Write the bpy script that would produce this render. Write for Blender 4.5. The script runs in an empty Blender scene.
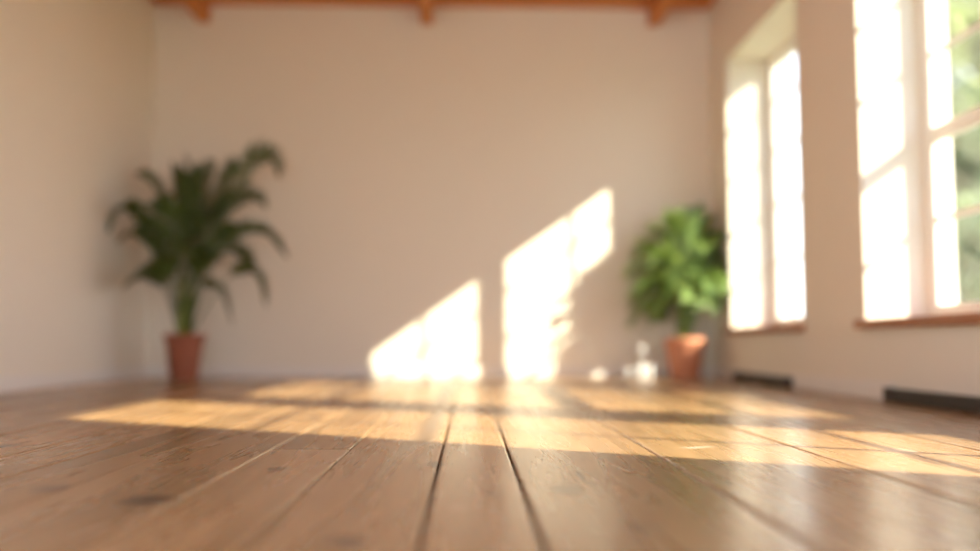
import bpy, bmesh, math, random
from mathutils import Vector, Matrix
random.seed(7)
scn = bpy.context.scene
col = scn.collection

# ------------------------------------------------------------------ dimensions (metres)
XL, XR = -2.74, 2.13          # left / right wall, inner faces
YB, YF = 7.76, -2.6           # back wall / wall behind the camera
H = 3.25
XG = 2.50                     # plane of the window sashes
XO = 2.63                     # outer face of the right wall
CAM_H = 0.285

# ------------------------------------------------------------------ materials
def new_mat(name):
    m = bpy.data.materials.new(name); m.use_nodes = True
    nt = m.node_tree
    return m, nt, nt.nodes['Principled BSDF']

def N(nt, t, **kw):
    n = nt.nodes.new(t)
    for k, v in kw.items(): setattr(n, k, v)
    return n

def simple(name, rgb, rough=.5, noise=0.0, nscale=8, bump=0.0, bscale=60, metal=0, spec=.5):
    m, nt, b = new_mat(name)
    b.inputs['Roughness'].default_value = rough
    b.inputs['Metallic'].default_value = metal
    b.inputs['Specular IOR Level'].default_value = spec
    tc = N(nt, 'ShaderNodeTexCoord')
    nz = N(nt, 'ShaderNodeTexNoise'); nz.inputs['Scale'].default_value = nscale; nz.inputs['Detail'].default_value = 4
    nt.links.new(tc.outputs['Object'], nz.inputs['Vector'])
    mx = N(nt, 'ShaderNodeMix', data_type='RGBA')
    mx.inputs[6].default_value = tuple(c*(1-noise) for c in rgb)+(1,)
    mx.inputs[7].default_value = tuple(min(1, c*(1+noise)) for c in rgb)+(1,)
    nt.links.new(nz.outputs['Fac'], mx.inputs[0])
    nt.links.new(mx.outputs[2], b.inputs['Base Color'])
    if bump:
        n2 = N(nt, 'ShaderNodeTexNoise'); n2.inputs['Scale'].default_value = bscale
        nt.links.new(tc.outputs['Object'], n2.inputs['Vector'])
        bp = N(nt, 'ShaderNodeBump'); bp.inputs['Strength'].default_value = bump; bp.inputs['Distance'].default_value = .004
        nt.links.new(n2.outputs['Fac'], bp.inputs['Height']); nt.links.new(bp.outputs['Normal'], b.inputs['Normal'])
    return m

M = {}
M['plaster'] = simple('wall_plaster', (.82, .77, .67), .85, .02, 1.5, .25, 25, spec=.2)
M['white'] = simple('white_paint', (.84, .81, .76), .4, .015, 4)
M['skirting'] = simple('skirting_paint', (.80, .77, .72), .45, .015, 4)
M['heater'] = simple('dark_heater_metal', (.055, .042, .034), .5, .1, 20)
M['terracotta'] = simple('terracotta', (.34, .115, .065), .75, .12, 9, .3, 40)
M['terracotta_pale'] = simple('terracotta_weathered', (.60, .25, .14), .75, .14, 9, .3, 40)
M['soil'] = simple('soil', (.05, .035, .025), .95, .4, 40, .8, 90)
M['stem'] = simple('palm_stem', (.22, .27, .06), .55, .25, 12)
M['bark'] = simple('bark', (.16, .12, .09), .9, .3, 8)
M['lawn'] = simple('lawn', (.17, .20, .11), .9, .4, 3)
M['render_wall'] = simple('garden_render', (.6, .56, .5), .9, .05, 3)

def wood_mat(name, c1, c2, rough, axis='Y', scale=1.0, knots=None, plank_attr=False):
    m, nt, b = new_mat(name)
    L = nt.links.new
    tc = N(nt, 'ShaderNodeTexCoord')
    mp = N(nt, 'ShaderNodeMapping')
    s = [14*scale]*3; s['XYZ'.index(axis)] = .9*scale
    mp.inputs['Scale'].default_value = s
    L(tc.outputs['Object'], mp.inputs['Vector'])
    vec = mp.outputs['Vector']
    if plank_attr:
        at = N(nt, 'ShaderNodeAttribute', attribute_name='plank')
        ad = N(nt, 'ShaderNodeVectorMath', operation='MULTIPLY_ADD')
        L(at.outputs['Color'], ad.inputs[0]); ad.inputs[1].default_value = (37, 91, 53); L(vec, ad.inputs[2])
        vec = ad.outputs[0]
    n1 = N(nt, 'ShaderNodeTexNoise'); n1.inputs['Scale'].default_value = 1.0; n1.inputs['Detail'].default_value = 6; n1.inputs['Distortion'].default_value = .6
    L(vec, n1.inputs['Vector'])
    n2 = N(nt, 'ShaderNodeTexNoise'); n2.inputs['Scale'].default_value = 5.5; n2.inputs['Detail'].default_value = 3; n2.inputs['Distortion'].default_value = .3
    L(vec, n2.inputs['Vector'])
    r1 = N(nt, 'ShaderNodeValToRGB')
    r1.color_ramp.elements[0].position = .25; r1.color_ramp.elements[0].color = c1+(1,)
    r1.color_ramp.elements[1].position = .7; r1.color_ramp.elements[1].color = c2+(1,)
    L(n1.outputs['Fac'], r1.inputs['Fac'])
    r2 = N(nt, 'ShaderNodeMapRange'); r2.inputs[1].default_value = .32; r2.inputs[2].default_value = .55; r2.inputs[3].default_value = .90; r2.inputs[4].default_value = 1.04
    L(n2.outputs['Fac'], r2.inputs[0])
    mu = N(nt, 'ShaderNodeVectorMath', operation='SCALE')
    L(r1.outputs['Color'], mu.inputs[0]); L(r2.outputs[0], mu.inputs['Scale'])
    cout = mu.outputs[0]
    if plank_attr:
        mr = N(nt, 'ShaderNodeMapRange'); mr.inputs[3].default_value = .76; mr.inputs[4].default_value = 1.06
        sp = N(nt, 'ShaderNodeSeparateColor'); L(at.outputs['Color'], sp.inputs[0]); L(sp.outputs[0], mr.inputs[0])
        m2 = N(nt, 'ShaderNodeVectorMath', operation='SCALE'); L(cout, m2.inputs[0]); L(mr.outputs[0], m2.inputs['Scale'])
        cout = m2.outputs[0]
    height = n2.outputs['Fac']
    if knots:
        # knots and short open checks, each with its own spot on the boards
        for (kx, ky, rx, ry, colr, amt) in knots:
            su = N(nt, 'ShaderNodeVectorMath', operation='SUBTRACT'); L(tc.outputs['Object'], su.inputs[0]); su.inputs[1].default_value = (kx, ky, 0)
            sc = N(nt, 'ShaderNodeVectorMath', operation='MULTIPLY'); L(su.outputs[0], sc.inputs[0]); sc.inputs[1].default_value = (.72/rx, .72/ry, 0)
            nn = N(nt, 'ShaderNodeTexNoise'); nn.inputs['Scale'].default_value = 45; nn.inputs['Detail'].default_value = 2
            L(tc.outputs['Object'], nn.inputs['Vector'])
            ln = N(nt, 'ShaderNodeVectorMath', operation='LENGTH'); L(sc.outputs[0], ln.inputs[0])
            a = N(nt, 'ShaderNodeMath', operation='ADD'); L(ln.outputs['Value'], a.inputs[0]); L(nn.outputs['Fac'], a.inputs[1])
            q = N(nt, 'ShaderNodeMapRange', interpolation_type='SMOOTHSTEP'); q.inputs[1].default_value = .85; q.inputs[2].default_value = 1.75; q.inputs[3].default_value = amt; q.inputs[4].default_value = 0
            L(a.outputs[0], q.inputs[0])
            mx = N(nt, 'ShaderNodeMix', data_type='RGBA'); L(q.outputs[0], mx.inputs[0]); L(cout, mx.inputs[6]); mx.inputs[7].default_value = colr+(1,)
            cout = mx.outputs[2]
        # fine dark checks along the grain
        mp3 = N(nt, 'ShaderNodeMapping'); mp3.inputs['Scale'].default_value = (95, 5.0, 1); L(tc.outputs['Object'], mp3.inputs['Vector'])
        n3 = N(nt, 'ShaderNodeTexNoise'); n3.inputs['Scale'].default_value = 1; n3.inputs['Detail'].default_value = 2; n3.inputs['Distortion'].default_value = .8
        L(mp3.outputs[0], n3.inputs['Vector'])
        q = N(nt, 'ShaderNodeMapRange'); q.inputs[1].default_value = .71; q.inputs[2].default_value = .79; q.inputs[3].default_value = 0; q.inputs[4].default_value = .3
        L(n3.outputs['Fac'], q.inputs[0])
        mx = N(nt, 'ShaderNodeMix', data_type='RGBA'); L(q.outputs[0], mx.inputs[0]); L(cout, mx.inputs[6]); mx.inputs[7].default_value = (.10, .05, .025, 1)
        cout = mx.outputs[2]
    L(cout, b.inputs['Base Color'])
    rr = N(nt, 'ShaderNodeMapRange'); rr.inputs[3].default_value = rough-.07; rr.inputs[4].default_value = rough+.09
    L(n1.outputs['Fac'], rr.inputs[0]); L(rr.outputs[0], b.inputs['Roughness'])
    bp = N(nt, 'ShaderNodeBump'); bp.inputs['Strength'].default_value = .22; bp.inputs['Distance'].default_value = .0012
    L(height, bp.inputs['Height']); L(bp.outputs['Normal'], b.inputs['Normal'])
    return m

DK = (.07, .035, .025)
KNOTS = [(.193, 1.80, .026, .050, DK, .75), (-.587, 1.69, .040, .045, DK, .8), (-.825, 1.83, .028, .040, DK, .8),
         (-.174, 1.33, .026, .028, DK, .8), (.27, 1.43, .024, .028, DK, .45), (-.437, 2.10, .016, .030, DK, .8),
         (-.016, 1.60, .016, .022, (.5, .33, .2), .5), (.045, 1.74, .010, .022, DK, .4), (-.075, 2.17, .016, .05, DK, .8),
         (.62, 2.50, .030, .014, (.7, .6, .5), .6), (.66, 2.52, .02, .012, (.7, .6, .5), .5), (1.16, 2.42, .035, .045, (.55, .42, .32), .5),
         (.70, 2.24, .012, .035, (.5, .25, .09), .6), (.245, 1.97, .006, .06, DK, .85), (.255, 1.88, .008, .016, DK, .7),
         (1.12, 2.2, .008, .09, DK, .7), (-1.5, 3.4, .03, .05, DK, .65), (-1.3, 2.6, .03, .05, DK, .65), (1.2, 3.3, .03, .05, DK, .65),
         (-.6, 3.6, .03, .05, DK, .65)]
M['floor'] = wood_mat('floor_boards', (.295, .175, .082), (.425, .262, .128), .26, 'Y', 1.0, KNOTS, True)
M['ceil'] = wood_mat('ceiling_boards', (.50, .17, .035), (.68, .27, .07), .6, 'X', .6)
M['beam'] = wood_mat('beam_wood', (.50, .17, .035), (.66, .26, .07), .6, 'Y', .8)
M['sill'] = wood_mat('sill_wood', (.27, .09, .03), (.38, .14, .05), .45, 'Y', 1.2)

def leaf_mat(name, c1, c2, trans):
    m, nt, b = new_mat(name); L = nt.links.new
    tc = N(nt, 'ShaderNodeTexCoord'); nz = N(nt, 'ShaderNodeTexNoise'); nz.inputs['Scale'].default_value = 7; nz.inputs['Detail'].default_value = 2
    L(tc.outputs['Object'], nz.inputs['Vector'])
    mx = N(nt, 'ShaderNodeMix', data_type='RGBA'); mx.inputs[6].default_value = c1+(1,); mx.inputs[7].default_value = c2+(1,)
    mr = N(nt, 'ShaderNodeMapRange'); mr.inputs[1].default_value = .35; mr.inputs[2].default_value = .65
    L(nz.outputs['Fac'], mr.inputs[0]); L(mr.outputs[0], mx.inputs[0]); L(mx.outputs[2], b.inputs['Base Color'])
    b.inputs['Roughness'].default_value = .32
    tr = N(nt, 'ShaderNodeBsdfTranslucent'); g = N(nt, 'ShaderNodeVectorMath', operation='MULTIPLY'); L(mx.outputs[2], g.inputs[0]); g.inputs[1].default_value = (1.3, 1.25, .7)
    L(g.outputs[0], tr.inputs['Color'])
    ms = N(nt, 'ShaderNodeMixShader'); ms.inputs[0].default_value = trans
    L(b.outputs[0], ms.inputs[1]); L(tr.outputs[0], ms.inputs[2])
    L(ms.outputs[0], nt.nodes['Material Output'].inputs['Surface'])
    return m
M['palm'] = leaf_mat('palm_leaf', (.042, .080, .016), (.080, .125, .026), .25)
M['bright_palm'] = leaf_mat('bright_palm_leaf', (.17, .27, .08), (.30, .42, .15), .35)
M['tree'] = leaf_mat('tree_leaf', (.26, .32, .19), (.40, .44, .28), .4)

def glass_pane():
    m, nt, b = new_mat('window_glass'); L = nt.links.new
    tr = N(nt, 'ShaderNodeBsdfTransparent'); tr.inputs['Color'].default_value = (.97, .985, .98, 1)
    gl = N(nt, 'ShaderNodeBsdfGlossy'); gl.inputs['Roughness'].default_value = .02
    lw = N(nt, 'ShaderNodeLayerWeight'); lw.inputs['Blend'].default_value = .5
    pw = N(nt, 'ShaderNodeMath', operation='POWER'); L(lw.outputs['Facing'], pw.inputs[0]); pw.inputs[1].default_value = 5
    fr = N(nt, 'ShaderNodeMath', operation='MULTIPLY_ADD'); L(pw.outputs[0], fr.inputs[0]); fr.inputs[1].default_value = .9; fr.inputs[2].default_value = .035
    ms = N(nt, 'ShaderNodeMixShader'); L(fr.outputs[0], ms.inputs[0]); L(tr.outputs[0], ms.inputs[1]); L(gl.outputs[0], ms.inputs[2])
    L(ms.outputs[0], nt.nodes['Material Output'].inputs['Surface'])
    return m
M['glass'] = glass_pane()
def drink_glass():
    m, nt, b = new_mat('pale_glass')
    b.inputs['Base Color'].default_value = (1, 1, 1, 1); b.inputs['Roughness'].default_value = .13
    b.inputs['Transmission Weight'].default_value = .5; b.inputs['IOR'].default_value = 1.5
    return m
M['clear'] = drink_glass()

# ------------------------------------------------------------------ mesh helpers
def obj(name, bm, mat, parent=None, smooth=False, loc=None):
    me = bpy.data.meshes.new(name)
    bm.normal_update(); bm.to_mesh(me); bm.free()
    if smooth:
        for p in me.polygons: p.use_smooth = True
    for mm in (mat if isinstance(mat, (list, tuple)) else [mat]): me.materials.append(mm)
    o = bpy.data.objects.new(name, me); col.objects.link(o)
    if parent: o.parent = parent
    if loc: o.location = loc
    return o

def box(bm, x0, x1, y0, y1, z0, z1, bevel=0, mi=0):
    vs = [bm.verts.new((x, y, z)) for x in (x0, x1) for y in (y0, y1) for z in (z0, z1)]
    fs = []
    for f in ((0, 1, 3, 2), (4, 6, 7, 5), (0, 4, 5, 1), (2, 3, 7, 6), (0, 2, 6, 4), (1, 5, 7, 3)):
        fc = bm.faces.new([vs[i] for i in f]); fc.material_index = mi; fs.append(fc)
    if bevel:
        es = list({e for f in fs for e in f.edges})
        bmesh.ops.bevel(bm, geom=es, offset=bevel, segments=2, affect='EDGES', profile=.5)

def lathe(bm, prof, seg=40, cx=0, cy=0, close_top=False, close_bottom=False):
    rings = []
    for r, z in prof:
        rings.append([bm.verts.new((cx+r*math.cos(2*math.pi*i/seg), cy+r*math.sin(2*math.pi*i/seg), z)) for i in range(seg)])
    for a, b in zip(rings, rings[1:]):
        for i in range(seg):
            bm.faces.new((a[i], a[(i+1) % seg], b[(i+1) % seg], b[i]))
    if close_bottom: bm.faces.new(rings[0][::-1])
    if close_top: bm.faces.new(rings[-1])

def tube(bm, pts, radii, seg=6):
    rings = []
    for i, p in enumerate(pts):
        d = (pts[min(i+1, len(pts)-1)]-pts[max(i-1, 0)]).normalized()
        u = d.cross(Vector((0, 0, 1)))
        if u.length < 1e-3: u = Vector((1, 0, 0))
        u.normalize(); v = d.cross(u)
        rings.append([bm.verts.new(p+(u*math.cos(2*math.pi*k/seg)+v*math.sin(2*math.pi*k/seg))*radii[i]) for k in range(seg)])
    for a, b in zip(rings, rings[1:]):
        for k in range(seg): bm.faces.new((a[k], a[(k+1) % seg], b[(k+1) % seg], b[k]))
    bm.faces.new(rings[0][::-1]); bm.faces.new(rings[-1])

def empty(name, loc):
    o = bpy.data.objects.new(name, None); col.objects.link(o); o.location = loc; o.empty_display_size = .1
    return o

def tag(o, label, cat, group=None):
    o['label'] = label; o['category'] = cat
    if group: o['group'] = group
    return o

def struct(o): o['kind'] = 'structure'; return o

# ------------------------------------------------------------------ room shell
WINDOWS = [  # y0, y1, sill z, head z, vertical bars (offset from y0, width), horizontal bars (z, width)
    (5.68, 7.22, .41, 2.62),
    (2.73, 4.77, .41, 2.72),
    (1.02, 2.42, .41, 2.95),
    (-2.2, -.95, .41, 2.74),  # out of view behind the camera, added for extra ambient light
]
def wall_right():
    bm = bmesh.new()
    ys = sorted({YF-.3, YB+.3} | {w[0] for w in WINDOWS} | {w[1] for w in WINDOWS})
    for a, b in zip(ys, ys[1:]):
        w = next((w for w in WINDOWS if abs(w[0]-a) < 1e-6), None)
        if w is None:
            zs = [(-.3, H+.3)]
        else:
            zs = [(-.3, w[2]), (w[3], H+.3)]
        for z0, z1 in zs:
            for x in (XR, XO):
                vs = [bm.verts.new(v) for v in ((x, a, z0), (x, b, z0), (x, b, z1), (x, a, z1))]
                bm.faces.new(vs if x == XO else vs[::-1])
        if w:
            y0, y1, z0, z1 = w
            for q in (((XR, y0, z0), (XO, y0, z0), (XO, y0, z1), (XR, y0, z1)), ((XR, y1, z0), (XR, y1, z1), (XO, y1, z1), (XO, y1, z0)),
                      ((XR, y0, z0), (XR, y1, z0), (XO, y1, z0), (XO, y0, z0)), ((XR, y0, z1), (XO, y0, z1), (XO, y1, z1), (XR, y1, z1))):
                bm.faces.new([bm.verts.new(v) for v in q])
    # outer edges so the wall is closed
    for y in (ys[0], ys[-1]):
        bm.faces.new([bm.verts.new(v) for v in ((XR, y, -.3), (XO, y, -.3), (XO, y, H+.3), (XR, y, H+.3))])
    bmesh.ops.remove_doubles(bm, verts=bm.verts, dist=1e-5)
    return struct(obj('wall_right', bm, M['plaster']))
wall_right()
def slab(name, mat, *a):
    bm = bmesh.new(); box(bm, *a); return struct(obj(name, bm, mat))
slab('wall_back', M['plaster'], XL-.3, XR, YB, YB+.3, -.3, H+.3)
LW = (-2.2, 1.6, .3, 2.9)           # unseen left-wall opening beside the camera, added to let in more daylight
bm = bmesh.new()
for b in ((XL-.3, XL, YF-.3, LW[0], -.3, H+.3), (XL-.3, XL, LW[1], YB, -.3, H+.3), (XL-.3, XL, LW[0], LW[1], -.3, LW[2]), (XL-.3, XL, LW[0], LW[1], LW[3], H+.3)): box(bm, *b)
struct(obj('wall_left', bm, M['plaster']))
wl = struct(empty('window_6', (XL-.15, 0, LW[2])))
bm = bmesh.new(); hz = LW[3]-LW[2]
for y0, y1, z0, z1 in ((LW[0], LW[0]+.06, 0, hz), (LW[1]-.06, LW[1], 0, hz), (-.94, -.86, .06, hz-.06), (.3, .38, .06, hz-.06), (LW[0]+.06, LW[1]-.06, 0, .06), (LW[0]+.06, LW[1]-.06, hz-.06, hz)):
    box(bm, -.03, .03, y0, y1, z0, z1, .003)
obj('window_frame', bm, M['white'], wl)
for y0, y1 in ((LW[0]+.06, -.94), (-.86, .3), (.38, LW[1]-.06)):
    bm = bmesh.new(); box(bm, -.002, .002, y0, y1, .06, hz-.06); obj('pane', bm, M['glass'], wl)
FW = (-2.5, 1.9, .15, 3.0)          # wide unseen opening, added behind the camera to brighten the back wall
bm = bmesh.new()
for b in ((XL, FW[0], YF-.3, YF, -.3, H+.3), (FW[1], XR, YF-.3, YF, -.3, H+.3), (FW[0], FW[1], YF-.3, YF, -.3, FW[2]), (FW[0], FW[1], YF-.3, YF, FW[3], H+.3)): box(bm, *b)
struct(obj('wall_front', bm, M['plaster']))
wf = struct(empty('window_5', (0, YF-.15, FW[2])))
bm = bmesh.new()
for x0, x1, z0, z1 in ((FW[0], FW[0]+.06, 0, FW[3]-FW[2]), (FW[1]-.06, FW[1], 0, FW[3]-FW[2]), (-1.04, -.96, .06, FW[3]-FW[2]-.06), (.36, .44, .06, FW[3]-FW[2]-.06),
                       (FW[0]+.06, FW[1]-.06, 0, .06), (FW[0]+.06, FW[1]-.06, FW[3]-FW[2]-.06, FW[3]-FW[2])): box(bm, x0, x1, -.03, .03, z0, z1, .003)
obj('window_frame', bm, M['white'], wf)
for x0, x1 in ((FW[0]+.06, -1.04), (-.96, .36), (.44, FW[1]-.06)):
    bm = bmesh.new(); box(bm, x0, x1, -.002, .002, .06, FW[3]-FW[2]-.06); obj('pane', bm, M['glass'], wf)

# ceiling: boards across the room, over lengthwise beams
bm = bmesh.new()
y = YF
while y < YB-1e-6:
    y1 = min(y+.145, YB); box(bm, XL, XR, y+.002, y1-.002, H, H+.03, .003); y = y1
box(bm, XL, XR, YF, YB, H+.03, H+.12)
struct(obj('ceiling', bm, M['ceil']))
for i, x in enumerate((-2.31, -.366, 1.637)):
    bm = bmesh.new(); box(bm, x-.05, x+.05, YF, YB, H-.16, H, .006)
    struct(obj('trim_%d' % (i+1), bm, M['beam']))

# floor boards with open joints, one mesh
edges = [XL, -2.38, -2.05, -1.76, -1.46, -1.18, -.99, -.80, -.535, -.32, -.068, .108, .49, .906, 1.38, 1.76, XR]
gaps = {-1.18: .004, -.99: .003, -.80: .004, -.535: .0012, -.32: .005, -.068: .0075, .108: .0065, .49: .005, .906: .006, 1.38: .006}
bm = bmesh.new()
lay = bm.loops.layers.color.new('plank')
rnd = random.Random(3)
def plank(x0, x1, y0, y1):
    nf = set(bm.faces)
    g = .0035
    c = (rnd.random(), rnd.random(), rnd.random(), 1)
    zz = rnd.uniform(-.0008, .0004)
    # gently worn top: long edges rounded down
    prof = [(x0, -.02), (x0, zz-.0035), (x0+.0016, zz-.0012), (x0+.006, zz), (x1-.006, zz), (x1-.0016, zz-.0012), (x1, zz-.0035), (x1, -.02)]
    A = [bm.verts.new((px, y0, pz)) for px, pz in prof]; B = [bm.verts.new((px, y1, pz)) for px, pz in prof]
    for i in range(len(prof)-1): bm.faces.new((A[i], A[i+1], B[i+1], B[i]))
    bm.faces.new(A[::-1]); bm.faces.new(B)
    for f in set(bm.faces)-nf:
        for l in f.loops: l[lay] = c
joints = {(-.535, -.32): [2.49, 6.1], (.108, .49): [5.2], (-.068, .108): [-.6, 6.6], (.906, 1.38): [3.9], (-1.18, -.99): [2.2, 5.9]}
for a, b in zip(edges, edges[1:]):
    ga = gaps.get(a, .003)/2; gb = gaps.get(b, .003)/2
    js = joints.get((a, b)) or [rnd.uniform(-1.5, 1.0), rnd.uniform(3.2, 7)]
    ys = [YF]+js+[YB]
    for y0, y1 in zip(ys, ys[1:]): plank(a+ga, b-gb, y0+.005, y1-.005)
nf = set(bm.faces)
box(bm, XL, XR, YF, YB, -.3, -.02)
for f in set(bm.faces)-nf:
    for l in f.loops: l[lay] = (.1, .1, .1, 1)
bmesh.ops.recalc_face_normals(bm, faces=bm.faces)
struct(obj('floor', bm, M['floor']))

# skirting boards
def skirting(name, boxes):
    bm = bmesh.new()
    for b in boxes: box(bm, *b, .004)
    struct(obj(name, bm, M['skirting']))
skirting('baseboard_back', [(XL, XR, YB-.016, YB, 0, .095)])
skirting('baseboard_left', [(XL, XL+.016, YF, YB-.016, 0, .095)])
HEAT = [(5.85, 7.05), (3.0, 4.47), (1.1, 2.3), (-2.1, -1.05)]
ys = [YF]+[v for h in sorted(HEAT) for v in h]+[YB-.016]
skirting('baseboard_right', [(XR-.016, XR, ys[i], ys[i+1], 0, .095) for i in range(0, len(ys), 2)])

# ------------------------------------------------------------------ windows
def window(idx, w, vbars, hbars, rail=None):
    y0, y1, z0, z1 = w
    root = struct(empty('window_%d' % idx, (XG, (y0+y1)/2, z0)))
    ox, oy, oz = XG, (y0+y1)/2, z0
    def B(bm, a, b, c, d, e, f, bv=.003): box(bm, a-ox, b-ox, c-oy, d-oy, e-oz, f-oz, bv)
    fw = .055; x0, x1 = XG-.03, XG+.04
    bm = bmesh.new()
    B(bm, x0, x1, y0, y0+fw, z0, z1); B(bm, x0, x1, y1-fw, y1, z0, z1)
    B(bm, x0, x1, y0+fw, y1-fw, z0, z0+.06); B(bm, x0, x1, y0+fw, y1-fw, z1-.06, z1)
    if rail: B(bm, XG-.0185, XG+.0225, y0+fw, y1-fw, rail-.02, rail+.02)
    spans = ((z0+.06, rail-.02), (rail+.02, z1-.06)) if rail else ((z0+.06, z1-.06),)
    obj('window_frame', bm, M['white'], root)
    # thick posts, then the casements between them
    posts = [v for v in vbars if v[1] >= .06]
    for yc, wd in posts:
        bm = bmesh.new()
        for a, b in spans: B(bm, x0-.005, x1, yc-wd/2, yc+wd/2, a, b)
        obj('mullion', bm, M['white'], root)
    cuts = [y0+fw]+[v for yc, wd in posts for v in (yc-wd/2, yc+wd/2)]+[y1-fw]
    for i in range(0, len(cuts), 2):
        a, b = cuts[i], cuts[i+1]
        for (c, d) in spans:
            s = .022; xa, xb = XG-.018, XG+.022
            bm = bmesh.new()
            B(bm, xa, xb, a, a+s, c, d); B(bm, xa, xb, b-s, b, c, d); B(bm, xa, xb, a+s, b-s, c, c+s); B(bm, xa, xb, a+s, b-s, d-s, d)
            for yc, wd in vbars:
                if wd < .06 and a+s < yc < b-s: B(bm, XG-.008, XG+.008, yc-wd/2, yc+wd/2, c+s, d-s, .002)
            for zc, wd in hbars:
                if c+s < zc < d-s: B(bm, XG-.0085, XG+.0085, a+s, b-s, zc-wd/2, zc+wd/2, .002)
            sash = obj('window_sash', bm, M['white'], root)
            bm = bmesh.new(); B(bm, XG-.002, XG+.002, a+s-.004, b-s+.004, c+s-.004, d-s+.004, 0)
            obj('pane', bm, M['glass'], sash)
    bm = bmesh.new()
    B(bm, XR-.055, XR, y0-.035, y1+.035, z0-.042, z0+.004, .005)
    B(bm, XR, x0-.0005, y0+.0005, y1-.0005, z0+.0002, z0+.004, 0)
    obj('window_sill', bm, M['sill'], root)
    bm = bmesh.new()
    B(bm, x1+.0005, XO+.05, y0+.0005, y1-.0005, z0+.0002, z0+.012, .002)
    obj('outer_sill', bm, M['white'], root)
    if posts:
        bm = bmesh.new()
        yc = posts[0][0]
        B(bm, x0-.012, x0-.0055, yc-.012, yc+.012, 1.0, 1.09, .002); B(bm, x0-.045, x0-.012, yc-.008, yc+.008, 1.05, 1.066, .003)
        B(bm, x0-.045, x0-.033, yc-.008, yc+.008, .97, 1.066, .003)
        obj('window_handle', bm, M['white'], root)
HB = [(1.40, .038), (.945, .028), (1.84, .028), (2.25, .028)]
window(1, WINDOWS[0], [(6.03, .02), (6.38, .09), (6.80, .02)], HB)
window(2, WINDOWS[1], [(3.40, .02), (3.80, .07), (4.20, .02)], [(z, .034) for z, _ in HB], 1.40)
window(3, WINDOWS[2], [(1.58, .028)], [(z, .012) for z, _ in HB if z != 1.40])
window(4, WINDOWS[3], [(-1.57, .07)], HB)

# ------------------------------------------------------------------ floor-level heaters under the windows
HLAB = ['short dark floor-level heater under the far window by the leafy plant', 'long dark floor-level heater under the nearest tall window']
for i, (a, b) in enumerate(HEAT[:2]):
    r = tag(empty('baseboard_heater', (XR, (a+b)/2, 0)), HLAB[i], 'heater', 'floor-level heaters under the windows')
    L2 = (b-a)/2
    bm = bmesh.new(); box(bm, -.012, -.001, -L2+.012, L2-.012, .002, .066); box(bm, -.058, -.012, -L2+.012, L2-.012, .058, .066, .002); box(bm, -.058, -.012, -L2+.012, L2-.012, .002, .008, .001)
    obj('casing', bm, M['heater'], r)
    for s in (-1, 1):
        bm = bmesh.new(); box(bm, -.062, -.001, min(s*L2, s*(L2-.012)), max(s*L2, s*(L2-.012)), .001, .07, .003); obj('end_cap', bm, M['heater'], r)
    bm = bmesh.new()
    for k in range(4): box(bm, -.056, -.052, -L2+.013, L2-.013, .014+.011*k, .020+.011*k, .001)
    obj('grille', bm, M['heater'], r)

# ------------------------------------------------------------------ plants
def quad_pt(p0, c, p1, t): return p0*(1-t)**2+c*2*t*(1-t)+p1*t*t
def frond_bm(p0, mid, tip, n, llen, lw, droop, rng, clamp, tmid=.6, start=.25, ang=55, rad=.006, twist=0):
    c = (mid-p0*(1-tmid)**2-tip*tmid**2)/(2*tmid*(1-tmid))
    bm = bmesh.new()
    K = 18
    pts = [quad_pt(p0, c, tip, k/K) for k in range(K+1)]
    tube(bm, [clamp(p) for p in pts], [rad*(1-.8*k/K)+.0008 for k in range(K+1)], 5)
    for i in range(n):
        t = start+(1-start)*(i+.5)/n
        p = quad_pt(p0, c, tip, t)
        d = (quad_pt(p0, c, tip, min(1, t+.02))-quad_pt(p0, c, tip, t-.02)).normalized()
        side = d.cross(Vector((0, 0, 1)))
        if side.length < .12: side = Vector((1, 0, 0)).cross(d)
        side.normalize(); up = side.cross(d).normalized()
        side, up = side*math.cos(twist)+up*math.sin(twist), up*math.cos(twist)-side*math.sin(twist)
        u = (t-start)/(1-start)
        ln = llen*(.55+.75*math.sin(math.pi*min(1, u*.85+.12)))*(1 if u < .75 else 1-.55*(u-.75)/.25)*.85
        for s in (-1, 1):
            a = math.radians((ang-32*u)+rng.uniform(-6, 6))
            dr = d*math.cos(a)+side*s*math.sin(a)+up*(.14+rng.uniform(-.08, .08))
            dr.normalize(); l = ln*rng.uniform(.85, 1.1)
            wv = dr.cross(up).normalized()
            rows = []
            S = 5
            for k in range(S+1):
                q = k/S
                pos = p+dr*l*q+Vector((0, 0, -droop*l*q*q))
                wdt = lw*(.35+1.5*math.sin(math.pi*min(1, q*.9+.06))**.8)*.5*(1 if q < .98 else .02)
                fold = up*wdt*.35
                rows.append((bm.verts.new(clamp(pos-wv*wdt+fold)), bm.verts.new(clamp(pos)), bm.verts.new(clamp(pos+wv*wdt+fold))))
            for A, Bq in zip(rows, rows[1:]):
                bm.faces.new((A[0], A[1], Bq[1], Bq[0])); bm.faces.new((A[1], A[2], Bq[2], Bq[1]))
    return bm

def pot(root, rt, rb, h, mat, rim=.05):
    bm = bmesh.new()
    lathe(bm, [(rb*.2, .0), (rb-.006, 0), (rb, .006), (rt-.014, h-rim-.004), (rt-.012, h-rim), (rt, h-rim+.004), (rt+.002, h-.008), (rt-.003, h), (rt-.016, h),
               (rt-.022, h-.01), (rt-.03, h-.06)], 48, close_bottom=True)
    obj('pot', bm, mat, root, True)
    bm = bmesh.new()
    lathe(bm, [(.004, h-.03), (rt*.4, h-.028), (rt-.026, h-.036)], 32, close_bottom=True)
    for v in bm.verts: v.co.z += random.uniform(-.004, .004)
    obj('soil', bm, M['soil'], root, True)

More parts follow.
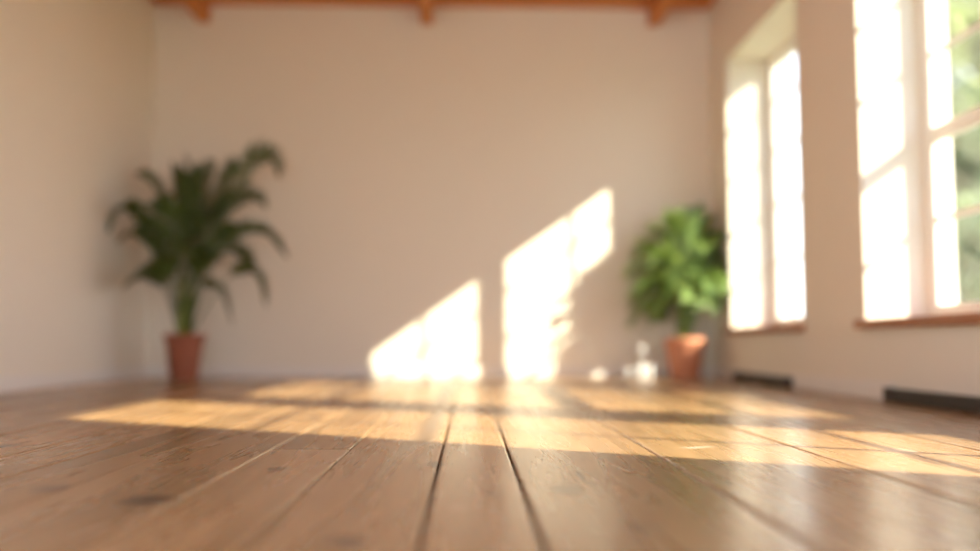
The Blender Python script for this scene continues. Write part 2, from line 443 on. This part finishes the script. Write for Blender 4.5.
# tall dark palm in the left corner
PX, PY = -2.225, 7.15
palm = tag(empty('potted_palm', (PX, PY, 0)), 'tall dark green arching palm in a terracotta pot in the left corner', 'potted plant')
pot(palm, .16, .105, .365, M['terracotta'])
def clampL(p):
    return Vector((max(p.x, XL+.012-PX), min(p.y, YB-.02-PY), max(p.z, .02)))
rng = random.Random(11)
LF = [  # mid, tip (metres from the pot's foot)
    ((.50, .05, 1.74), (.74, .05, 1.66)), ((.02, .0, 1.42), (-.05, .02, 1.78)), ((.12, .05, 1.42), (.18, .06, 1.74)), ((-.20, .0, 1.42), (-.40, -.06, 1.62)),
    ((-.34, -.3, 1.31), (-.40, -.62, 1.10)), ((-.30, -.1, 1.12), (-.42, -.42, 1.04)), ((-.26, -.05, .80), (-.43, -.28, .72)), ((.50, -.05, 1.19), (.85, -.05, .98)),
    ((.31, .12, 1.40), (.60, .15, 1.42)), ((.50, .0, .88), (.67, .0, .60)), ((.27, -.12, .74), (.43, -.15, .45)), ((-.05, -.28, 1.25), (-.1, -.6, 1.30)),
    ((.10, -.35, 1.05), (.2, -.75, .95)), ((.05, .28, 1.30), (.08, .5, 1.35)), ((-.12, .1, 1.45), (-.16, .14, 1.70)), ((.24, .1, 1.50), (.36, .12, 1.70)),
    ((-.22, .2, 1.0), (-.4, .38, .9)), ((.25, .2, 1.05), (.45, .4, .95)), ((-.12, -.3, .85), (-.28, -.55, .7)), ((.02, -.1, 1.3), (.02, -.2, 1.6)),
]
LF += [((.15, .1, 1.20), (.34, .1, 1.5)), ((.2, -.05, 1.0), (.42, -.1, 1.22)), ((-.06, .05, 1.25), (-.14, .1, 1.55)), ((.06, 0, 1.35), (.1, 0, 1.7)), ((-.14, -.1, 1.05), (-.3, -.2, 1.25))]
LF = [((m[0]*.94, m[1], m[2]), (max(t[0]*.93, -.37), t[1], t[2])) for m, t in LF]
LF.append(((.16, -.2, .95), (.36, -.42, .90)))
for k, (m, t) in enumerate(LF):
    a = rng.uniform(0, 6.28); r = rng.uniform(.01, .05)
    p0 = Vector((r*math.cos(a), r*math.sin(a), .335))
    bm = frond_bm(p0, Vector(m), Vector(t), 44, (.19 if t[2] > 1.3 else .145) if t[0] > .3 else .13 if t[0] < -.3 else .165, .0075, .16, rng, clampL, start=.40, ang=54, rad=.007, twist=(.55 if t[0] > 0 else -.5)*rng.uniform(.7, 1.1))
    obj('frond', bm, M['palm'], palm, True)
for k in range(9):
    a = rng.uniform(0, 6.28); r = rng.uniform(.015, .06)
    b0 = Vector((r*math.cos(a), r*math.sin(a), .325)); b1 = b0*1.0+Vector((rng.uniform(-.04, .04), rng.uniform(-.04, .04), rng.uniform(.3, .5)))
    bm = bmesh.new(); tube(bm, [b0, b0.lerp(b1, .5)+Vector((.006, 0, 0)), b1], [.016, .012, .006], 8)
    obj('stem', bm, M['stem'], palm, True)

# bushy bright plant in the right corner
QX, QY = 1.80, 7.46
bush = tag(empty('potted_parlor_palm', (QX, QY, 0)), 'bushy bright green plant in a sunlit terracotta pot by the far window', 'potted plant')
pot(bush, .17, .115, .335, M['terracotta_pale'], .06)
def clampR(p):
    return Vector((min(p.x, XR-.012-QX), min(p.y if p.y > 0 else p.y*.62, YB-.02-QY), max(p.z, .03)))
rng = random.Random(5)
nB = 38
for k in range(nB):
    az = k*2.399963+rng.uniform(-.2, .2)
    e = (k+.5)/nB
    el = math.radians(-34+114*e)
    if math.cos(az) > -.3 and math.sin(az) < .2: el = max(el, 0)
    R = .50+.14*e+rng.uniform(-.04, .05)
    hub = Vector((0, 0, .62+.16*e))
    hub.x = .05
    tip = hub+Vector((math.cos(az)*math.cos(el)*R*.92, math.sin(az)*math.cos(el)*R*(.72 if math.sin(az) > 0 else .50), math.sin(el)*R*.95))
    if k in (1, 3, 5): tip = Vector(((0, -.50, .66), (.30, -.35, .78), (.16, -.52, .72))[k//2])
    mid = hub+(tip-hub)*.55+Vector((0, 0, .11*math.cos(el)))
    a = rng.uniform(0, 6.28); r = rng.uniform(.01, .06)
    p0 = Vector((r*math.cos(a), r*math.sin(a), .30))
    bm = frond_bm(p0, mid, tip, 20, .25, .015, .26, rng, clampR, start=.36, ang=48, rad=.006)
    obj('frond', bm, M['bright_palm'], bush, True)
for k in range(8):
    a = rng.uniform(0, 6.28); r = rng.uniform(.015, .06)
    b0 = Vector((r*math.cos(a), r*math.sin(a), .295)); b1 = b0+Vector((rng.uniform(-.05, .05), rng.uniform(-.05, .05), rng.uniform(.2, .34)))
    bm = bmesh.new(); tube(bm, [b0, b0.lerp(b1, .5), b1], [.012, .010, .006], 8)
    obj('stem', bm, M['stem'], bush, True)

# ------------------------------------------------------------------ little glasses on the floor by the back wall
def tumbler_bm(r, h):
    bm = bmesh.new()
    lathe(bm, [(.002, .0), (r*.80, 0), (r*.88, .004), (r, h*.5), (r*.97, h-.001), (r*.955, h), (r*.94, h-.001), (r*.96, h*.5), (r*.83, .012), (.002, .010)], 40)
    return bm
GL = [(1.29, 7.30, .034, .09, 'pale glass tumbler, the leftmost of the small glasses on the floor'),
      (1.375, 7.20, .034, .100, 'pale glass tumbler, the middle one, standing forward of its neighbours'),
      (1.460, 7.28, .034, .115, 'pale glass tumbler, the rightmost one, nearest the terracotta pot')]
for x, y, r, h, lab in GL:
    o = obj('glass_tumbler', tumbler_bm(r, h), M['clear'], None, True, (x, y, 0)); tag(o, lab, 'glass', 'small pale glasses on the floor by the back wall')
bm = bmesh.new()
lathe(bm, [(.002, 0), (.028, 0), (.034, .01), (.036, .05), (.030, .09), (.014, .13), (.011, .17), (.022, .222), (.035, .245), (.022, .262), (.012, .27), (.009, .268), (.019, .244), (.009, .17), (.012, .13), (.027, .09), (.033, .05), (.03, .012), (.002, .01)], 40)
tag(obj('glass_bud_vase', bm, M['clear'], None, True, (1.425, 7.40, 0)), 'slender pale glass bud vase behind the small glasses, the tallest of them', 'vase')

# ------------------------------------------------------------------ garden outside
bm = bmesh.new(); box(bm, XO+.001, 60, -30, 60, -.4, -.3)
struct(obj('ground', bm, M['lawn']))
def tree(name, x, y, trunk_h, cr, cz, n, lab, seed):
    rg = random.Random(seed)
    r = tag(empty(name, (x, y, -.3)), lab, 'tree', 'trees in the garden outside the windows')
    bm = bmesh.new()
    tube(bm, [Vector((0, 0, 0)), Vector((.05, .03, trunk_h*.6)), Vector((0, .1, trunk_h+cr*.4))], [.2, .15, .08], 10)
    for k in range(7):
        a = k*.9+rg.random(); b0 = Vector((.03, .05, trunk_h*(.6+.07*k)))
        tube(bm, [b0, b0+Vector((math.cos(a)*cr*.35, math.sin(a)*cr*.35, cr*.3)), b0+Vector((math.cos(a)*cr*.7, math.sin(a)*cr*.7, cr*.75))], [.06, .04, .015], 6)
    obj('trunk', bm, M['bark'], r, True)
    bm = bmesh.new()
    blobs = []
    for _ in range(34):
        d = Vector((rg.gauss(0, 1), rg.gauss(0, 1), rg.gauss(0, 1))).normalized()*cr*rg.uniform(.25, .95)
        blobs.append((Vector((d.x, d.y, cz+d.z*1.15)), cr*rg.uniform(.18, .36)))
    for _ in range(n):
        c, br = rg.choice(blobs)
        d = Vector((rg.gauss(0, 1), rg.gauss(0, 1), rg.gauss(0, 1))).normalized()*br*rg.uniform(.5, 1)
        p = c+d
        u = Vector((rg.gauss(0, 1), rg.gauss(0, 1), rg.gauss(0, .6))).normalized(); v = u.cross(Vector((rg.random(), rg.random(), 1))).normalized()
        l = rg.uniform(.09, .16); w = l*.5
        if p.z < .15: continue
        bm.faces.new([bm.verts.new(p+q) for q in (-u*l, -u*l*.2+v*w, u*l, -u*l*.2-v*w)])
    obj('foliage', bm, M['tree'], r)
tree('garden_tree', 10.6, 17.3, 2.4, 2.6, 5.0, 15000, 'leafy green tree seen through the top of the nearest window', 1)
tree('garden_shrub', 7.8, 12.4, .6, 1.5, 1.4, 18000, 'lower grey green shrub seen through the bottom of the nearest window', 2)

# ------------------------------------------------------------------ light
SUN_T = (-1.0, .60, -.70)
sd = bpy.data.lights.new('sun', 'SUN'); sd.energy = 19.5; sd.color = (1, .89, .68); sd.angle = math.radians(.55)
so = bpy.data.objects.new('sun', sd); col.objects.link(so)
so.rotation_euler = Vector(SUN_T).to_track_quat('-Z', 'Y').to_euler(); so.location = (9, -3, 8)

w = bpy.data.worlds.new('sky'); scn.world = w; w.use_nodes = True
nt = w.node_tree; L = nt.links.new; bg = nt.nodes['Background']
tc = N(nt, 'ShaderNodeTexCoord'); sx = N(nt, 'ShaderNodeSeparateXYZ'); L(tc.outputs['Generated'], sx.inputs[0])
rp = N(nt, 'ShaderNodeValToRGB'); cr = rp.color_ramp
cr.elements[0].position = 0; cr.elements[0].color = (.90, .94, .95, 1)
cr.elements[1].position = 1; cr.elements[1].color = (.30, .47, .95, 1)
e = cr.elements.new(.30); e.color = (.76, .84, 1.0, 1)
L(sx.outputs['Z'], rp.inputs[0])
L(rp.outputs[0], bg.inputs['Color']); bg.inputs['Strength'].default_value = 4.3

# ------------------------------------------------------------------ camera
cd = bpy.data.cameras.new('camera'); cd.sensor_width = 36; cd.lens = 900/980*36
cd.clip_start = .02; cd.clip_end = 200
cam = bpy.data.objects.new('camera', cd); col.objects.link(cam)
p = math.atan((344-275.5)/900); yw = math.atan(22/900)
cam.location = (0, 0, CAM_H)
cam.rotation_euler = (math.radians(90)+p, 0, -yw)
cd.dof.use_dof = True; cd.dof.focus_distance = 2.35; cd.dof.aperture_fstop = .62
scn.camera = cam

vs = scn.view_settings
vs.view_transform = 'Standard'; vs.look = 'None'; vs.gamma = 1; vs.exposure = .12; vs.use_curve_mapping = False
cy = scn.cycles
cy.max_bounces = 14; cy.diffuse_bounces = 8; cy.glossy_bounces = 5; cy.transmission_bounces = 8; cy.transparent_max_bounces = 12
cy.use_denoising = True; cy.sample_clamp_indirect = 12; cy.caustics_reflective = False; cy.caustics_refractive = False
